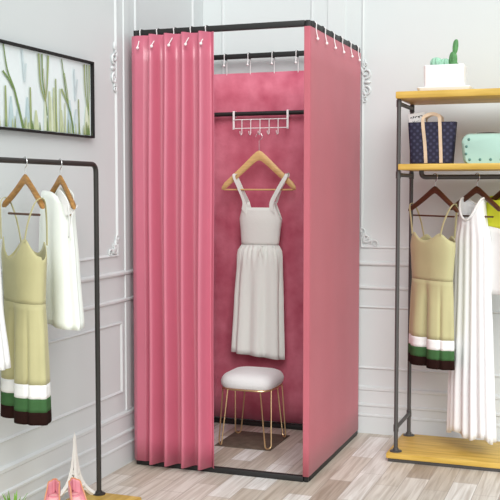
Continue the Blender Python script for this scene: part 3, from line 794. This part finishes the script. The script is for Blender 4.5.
def stroke(c, pts, w):
    """pts: (u, v) on the canvas, u 0..1 along the wall from the seen left edge, v 0..1 from the top"""
    layer[0] += 1; d = PX + 0.0064 + 0.00006 * layer[0]
    P = [Vector((d, -0.975 + u * (0.648), PZ1 - 0.011 - v * (PZ1 - PZ0 - 0.022))) for u, v in pts]
    if len(P) > 2: P = smooth_path(P, 6)
    L = []; k = len(P)
    for i, p in enumerate(P):
        tg = P[min(i + 1, k - 1)] - P[max(i - 1, 0)]; nn = Vector((0, -tg.z, tg.y)).normalized()
        ww = (w[0] + (w[1] - w[0]) * i / (k - 1)) / 2
        q = []
        for s in (1, -1):
            r = p + nn * ww * s
            r.y = min(max(r.y, PY0 + 0.0115), PY1 - 0.0115); r.z = min(max(r.z, PZ0 + 0.0115), PZ1 - 0.0115); q.append(bm.verts.new(r))
        L.append(q)
    for a, b in zip(L[:-1], L[1:]):
        f = bm.faces.new((a[0], a[1], b[1], b[0])); f.material_index = order.index(c)
rn = random.Random(12)
for rep in (-1.02, 0.0):
    R = lambda *p: [(u + rep, v) for u, v in p]
    for (u, v0, w, c) in ((0.07, 0.62, 0.05, 'blue'), (0.15, 0.70, 0.07, 'grey'), (0.24, 0.60, 0.05, 'blue'), (0.33, 0.75, 0.05, 'lt'), (0.50, 0.55, 0.05, 'pale'), (0.72, 0.55, 0.06, 'blue'), (0.80, 0.66, 0.07, 'grey'), (0.93, 0.6, 0.06, 'pale'), (0.62, 0.7, 0.04, 'lt'), (0.43, 0.5, 0.03, 'pale')):
        stroke(c, R((u, v0), (u + 0.004, 1)), (w * 0.18, w * 0.8))
    for (a, b, cc, w) in (((0.19, 0.02), (0.21, 0.42), 'grey', 0.012), ((0.23, 0.18), (0.215, 0.42), 'grey', 0.009), ((0.78, 0.12), (0.79, 0.55), 'grey', 0.012), ((0.82, 0.25), (0.795, 0.55), 'grey', 0.009)):
        stroke(cc, R(a, b), (w, w * 0.6))
    for (u, v0, w, c) in ((0.27, 0.47, 0.016, 'mid'), (0.555, 0.30, 0.014, 'mid'), (0.48, 0.48, 0.022, 'lt'), (0.53, 0.42, 0.016, 'lt'), (0.605, 0.42, 0.016, 'lt'), (0.83, 0.52, 0.013, 'mid'), (0.015, 0.5, 0.016, 'mid'), (0.66, 0.6, 0.012, 'lt'), (0.96, 0.55, 0.014, 'lt')):
        stroke(c, R((u, v0), (u + 0.003, 1)), (w * 0.6, w))
    stroke('dk', R((0.0, 0.0), (0.035, 0.30), (0.10, 0.52), (0.145, 0.75), (0.19, 1.0)), (0.006, 0.016))
    stroke('dk', R((-0.01, 0.33), (0.05, 0.42), (0.09, 0.52)), (0.010, 0.006))
    stroke('mid', R((0.365, 0.02), (0.38, 0.40), (0.43, 0.62)), (0.012, 0.008))
    stroke('dk', R((0.40, 0.02), (0.405, 0.35), (0.435, 0.60), (0.45, 0.80)), (0.009, 0.007))
    stroke('mid', R((0.47, 0.02), (0.455, 0.38), (0.435, 0.60)), (0.013, 0.008))
    stroke('tan', R((0.415, 0.20), (0.43, 0.50), (0.44, 0.68)), (0.004, 0.005))
    stroke('dk', R((0.625, 0.02), (0.66, 0.35), (0.69, 0.58), (0.735, 0.78), (0.76, 1.0)), (0.006, 0.013))
    stroke('mid', R((0.62, 0.42), (0.66, 0.52), (0.69, 0.60)), (0.012, 0.006))
    stroke('mid', R((0.655, 0.20), (0.69, 0.45), (0.70, 0.60)), (0.006, 0.006))
    stroke('mid', R((0.905, 0.02), (0.915, 0.40), (0.95, 0.66)), (0.010, 0.006))
    stroke('dk', R((0.935, 0.02), (0.94, 0.4), (0.955, 0.72)), (0.007, 0.005))
    stroke('mid', R((0.968, 0.02), (0.965, 0.4), (0.955, 0.66)), (0.010, 0.006))
    for i in range(26):
        u = rn.random(); hgt = rn.uniform(0.08, 0.2)
        stroke(rn.choice(('mid', 'lt', 'dk')), R((u, 1 - hgt), (u + 0.004, 1)), (0.003, 0.012))
sk = obj('reed_painting', bm, [pm[k] for k in order], cv, smooth=False, world=True)

# ------------------------------------------------------------------ small things on the left board
ZB = 0.0503
tw = thing('tower_figurine', 'white lattice tower figurine standing on the yellow board behind the pink shoes', 'figurine', (0.068, -0.672, ZB))
def half_w(t): return 0.047 * math.exp(-5.2 * t) + 0.0062 * (1 - t) + 0.0005
TH = 0.262
for sx, sy in ((-1, -1), (1, -1), (1, 1), (-1, 1)):
    bm = NB()
    pts = [(sx * half_w(t), sy * half_w(t), 0.003 + TH * 0.94 * t) for t in [i / 16 for i in range(17)]]
    tube(bm, pts, [0.0110 - 0.0075 * i / 16 for i in range(17)], 4); obj('leg', bm, M['tower'], tw)
for t, e, hh in ((0.16, 0.006, 0.007), (0.36, 0.005, 0.006)):
    w = half_w(t) + e; bm = NB(); box(bm, (-w, -w, TH * t), (w, w, TH * t + hh), 0.001); obj('platform', bm, M['tower'], tw)
bm = NB()
for t0, t1 in ((0.02, 0.09), (0.09, 0.16), (0.18, 0.27), (0.27, 0.36), (0.38, 0.46), (0.46, 0.55), (0.55, 0.65), (0.65, 0.77)):
    for (ax, ay, bx, by) in ((-1, -1, 1, -1), (1, -1, 1, 1), (1, 1, -1, 1), (-1, 1, -1, -1)):
        if t1 <= 0.16:                     # only short braces beside each foot arch
            continue
        for f0, f1 in ((0, 1), (1, 0)):
            p = [(ax * half_w(t) * (1 - f) + bx * half_w(t) * f, ay * half_w(t) * (1 - f) + by * half_w(t) * f, TH * 0.94 * t) for t, f in ((t0, f0), (t1, f1))]
            tube(bm, p, 0.0023, 4)
for (ax, ay, bx, by) in ((-1, -1, 1, -1), (1, -1, 1, 1), (1, 1, -1, 1), (-1, 1, -1, -1)):
    pts = []
    for i in range(13):
        a = PI * i / 12; f = 0.5 - 0.5 * math.cos(a); z = 0.006 + 0.030 * math.sin(a); w = half_w(z / TH) * 0.96
        pts.append((ax * w * (1 - f) + bx * w * f, ay * w * (1 - f) + by * w * f, z))
    tube(bm, pts, 0.0022, 5)
obj('lattice', bm, M['tower'], tw)
bm = NB(); lathe(bm, [(0.0045, TH * 0.92), (0.005, TH * 0.945), (0.0025, TH * 0.955), (0.001, TH * 1.0)], n=10); obj('spire', bm, M['tower'], tw)

def ray_at(px, py, ax, val):
    """world point on the plane world[ax]=val seen at a measured photo position (used to measure, not to place flats)"""
    fw = Vector((-math.sin(YAW) * math.cos(PIT), math.cos(YAW) * math.cos(PIT), -math.sin(PIT)))
    r = Vector((math.cos(YAW), math.sin(YAW), 0)); u = r.cross(fw)
    d = fw + r * ((px - 250) / FPX) + u * ((250 - py) / FPX)
    return CAM + d * ((val - CAM[ax]) / d[ax])

def pump(label, heel_top, rz):
    """court shoe; local -y is the toe direction, origin under the heel"""
    t = thing('high_heel_shoe', label, 'shoe', (heel_top.x, heel_top.y, ZB), rz, 'pink court shoes')
    Ht = heel_top.z - ZB
    hz = Ht - 0.052                              # height of the sole at the heel
    L = 0.205
    def sole(u): return (hz - 0.004) * (0.5 + 0.5 * math.cos(PI * min(1, u / 0.68))) + 0.004
    def wid(u): return 0.5 * (0.047 + 0.028 * math.sin(PI * min(1, max(0, (u - 0.15)) / 0.95))) * (1 - max(0, (u - 0.72) / 0.28) ** 2 * 0.93) * min(1, 0.45 + (u / 0.07) if u < 0.04 else 1)
    def side(u): return 0.052 - 0.024 * min(1, u / 0.4) if u < 0.62 else 0.028 + 0.012 * min(1, (u - 0.62) / 0.12) - 0.026 * max(0, (u - 0.74) / 0.26)
    bm = NB(); rings = []
    for i in range(31):
        u = i / 30; w = wid(u); h_ = side(u); z0 = sole(u)
        cl = min(1, max(0, (u - 0.60) / 0.12))       # the vamp closes over the toes
        ring = []
        for k in range(17):
            q = -1 + 2 * k / 16
            a = abs(q)
            if a < 0.4: x = q / 0.4 * w * 0.92; z = z0
            else:
                b = (a - 0.4) / 0.6
                x = math.copysign(w * (1 - cl * b ** 1.5) * (0.92 + 0.08 * math.sin(PI * b)), q); z = z0 + h_ * (b if cl < 0.01 else math.sin(b * PI / 2) * cl + b * (1 - cl))
            ring.append((x, -u * L, z))
        rings.append(ring)
    # rounded heel cup
    w0 = wid(0); cup = []
    first = rings[0]
    for i in range(5):
        f = 1 - math.cos(PI / 2 * i / 4)
        back = 0.014 * math.sin(PI / 2 * (4 - i) / 4)
        sc_ = 0.06 + 0.94 * math.sqrt(max(0, 1 - ((4 - i) / 4) ** 2))
        cup.append([(p[0] * sc_, 0.014 * (4 - i) / 4, p[2] + 0.002 * (4 - i) / 4) for p in first])
    loft(bm, cup[:-1] + rings, closed=False)
    back_ring = cup[0]
    up = obj('upper', bm, M['shoepink'], t, solid=0.003, auto=70)
    bm = NB(); tube(bm, [(p[0], p[1], p[2]) for p in [r[0] for r in rings[19::-1]] + [c[0] for c in cup[3::-1]] + [c[-1] for c in cup[:4]] + [r[-1] for r in rings[:20]]], 0.0026, 6); obj('top_edge', bm, M['lining'], up)
    bm = NB()
    loft(bm, [[(s * wid(u) * 0.86, -u * L, sole(u) + 0.0028) for s in (-1, -0.3, 0.3, 1)] for u in [i / 20 for i in range(19)]], closed=False)
    obj('insole', bm, M['insole'], t, solid=0.001)
    bm = NB(); rings = []
    for i in range(9):
        f = i / 8; z = hz * (1 - f); r = 0.017 * (1 - f) ** 1.6 + 0.0048
        rings.append([(r * math.cos(a), 0.002 - 0.012 * (1 - f) + r * math.sin(a) * 0.9, z) for a in [2 * PI * j / 12 for j in range(12)]])
    loft(bm, rings); obj('heel', bm, M['shoepink'], t)
    return t
s1 = ray_at(54.5, 480.5, 0, 0.155); s2 = ray_at(73.5, 479.5, 0, 0.225)
print('shoes', s1, s2)
pump('pink high heel left of its pair, nearer the left wall, on the yellow board', s1, 0.38)
pump('pink high heel right of its pair, before the white tower, on the yellow board', s2, 0.85)

gp = ray_at(14, 489, 0, 0.12); print('plant tip', gp)
pt = thing('potted_plant', 'small green grass plant at the bottom left corner on the yellow board', 'plant', (0.125, gp.y - 0.01, ZB))
bm = NB(); lathe(bm, [(0.026, 0), (0.030, 0.003), (0.036, 0.055), (0.038, 0.06), (0.035, 0.06), (0.033, 0.052), (0.002, 0.050)], n=28); obj('pot', bm, M['terracotta'], pt)
bm = NB(); rnd = random.Random(9); top = gp.z - ZB
for i in range(20):
    a = rnd.uniform(0, 2 * PI); l = rnd.uniform(0.72, 1.0) * (top - 0.048); sp = rnd.uniform(0.008, 0.05)
    b0 = Vector((0.018 * math.cos(a) * rnd.random(), 0.018 * math.sin(a) * rnd.random(), 0.048))
    e = b0 + Vector((math.cos(a) * sp, math.sin(a) * sp, l)); mid = (b0 + e) / 2 + Vector((-math.cos(a) * sp * 0.2, -math.sin(a) * sp * 0.2, l * 0.08))
    P = smooth_path([b0, mid, e], 5)
    ribbon(bm, P, (-math.sin(a), math.cos(a), 0), [0.0115 * (1 - (j / (len(P) - 1)) ** 2) + 0.0006 for j in range(len(P))], 0.0008)
lf = obj('grass_blades', bm, M['leaf'], pt)

# ------------------------------------------------------------------ light
wd = bpy.data.worlds.new('world'); sc.world = wd; wd.use_nodes = True
wn = wd.node_tree.nodes; wl = wd.node_tree.links; bg = wn['Background']; bg.inputs[1].default_value = 0.92
tcw = wn.new('ShaderNodeTexCoord'); sxw = wn.new('ShaderNodeSeparateXYZ'); rw = wn.new('ShaderNodeValToRGB')
wl.new(tcw.outputs['Generated'], sxw.inputs[0]); wl.new(sxw.outputs['Z'], rw.inputs['Fac']); wl.new(rw.outputs['Color'], bg.inputs[0])
rw.color_ramp.elements[0].position = 0.1; rw.color_ramp.elements[0].color = (0.965, 1.0, 1.0, 1)        # unseen fill added from all round, brighter near the horizon
rw.color_ramp.elements[1].position = 0.8; rw.color_ramp.elements[1].color = (0.65, 0.68, 0.70, 1)      # dimmed overhead to even out the wall brightness
def sun(name, strength, angle, d, col=(1, 1, 1)):
    s = bpy.data.lights.new(name, 'SUN'); s.energy = strength; s.angle = math.radians(angle); s.color = col
    o = bpy.data.objects.new(name, s); COL.objects.link(o); o.rotation_euler = Vector(d).to_track_quat('-Z', 'Y').to_euler(); o.location = (2, -3, 4)
sun('daylight', 2.3, 42, (-0.38, 0.74, -0.55), (1, 0.995, 0.975))
sc.view_settings.view_transform = 'Standard'; sc.view_settings.look = 'None'; sc.view_settings.gamma = 1.0
sc.view_settings.use_curve_mapping = False
sc.view_settings.exposure = 0.16
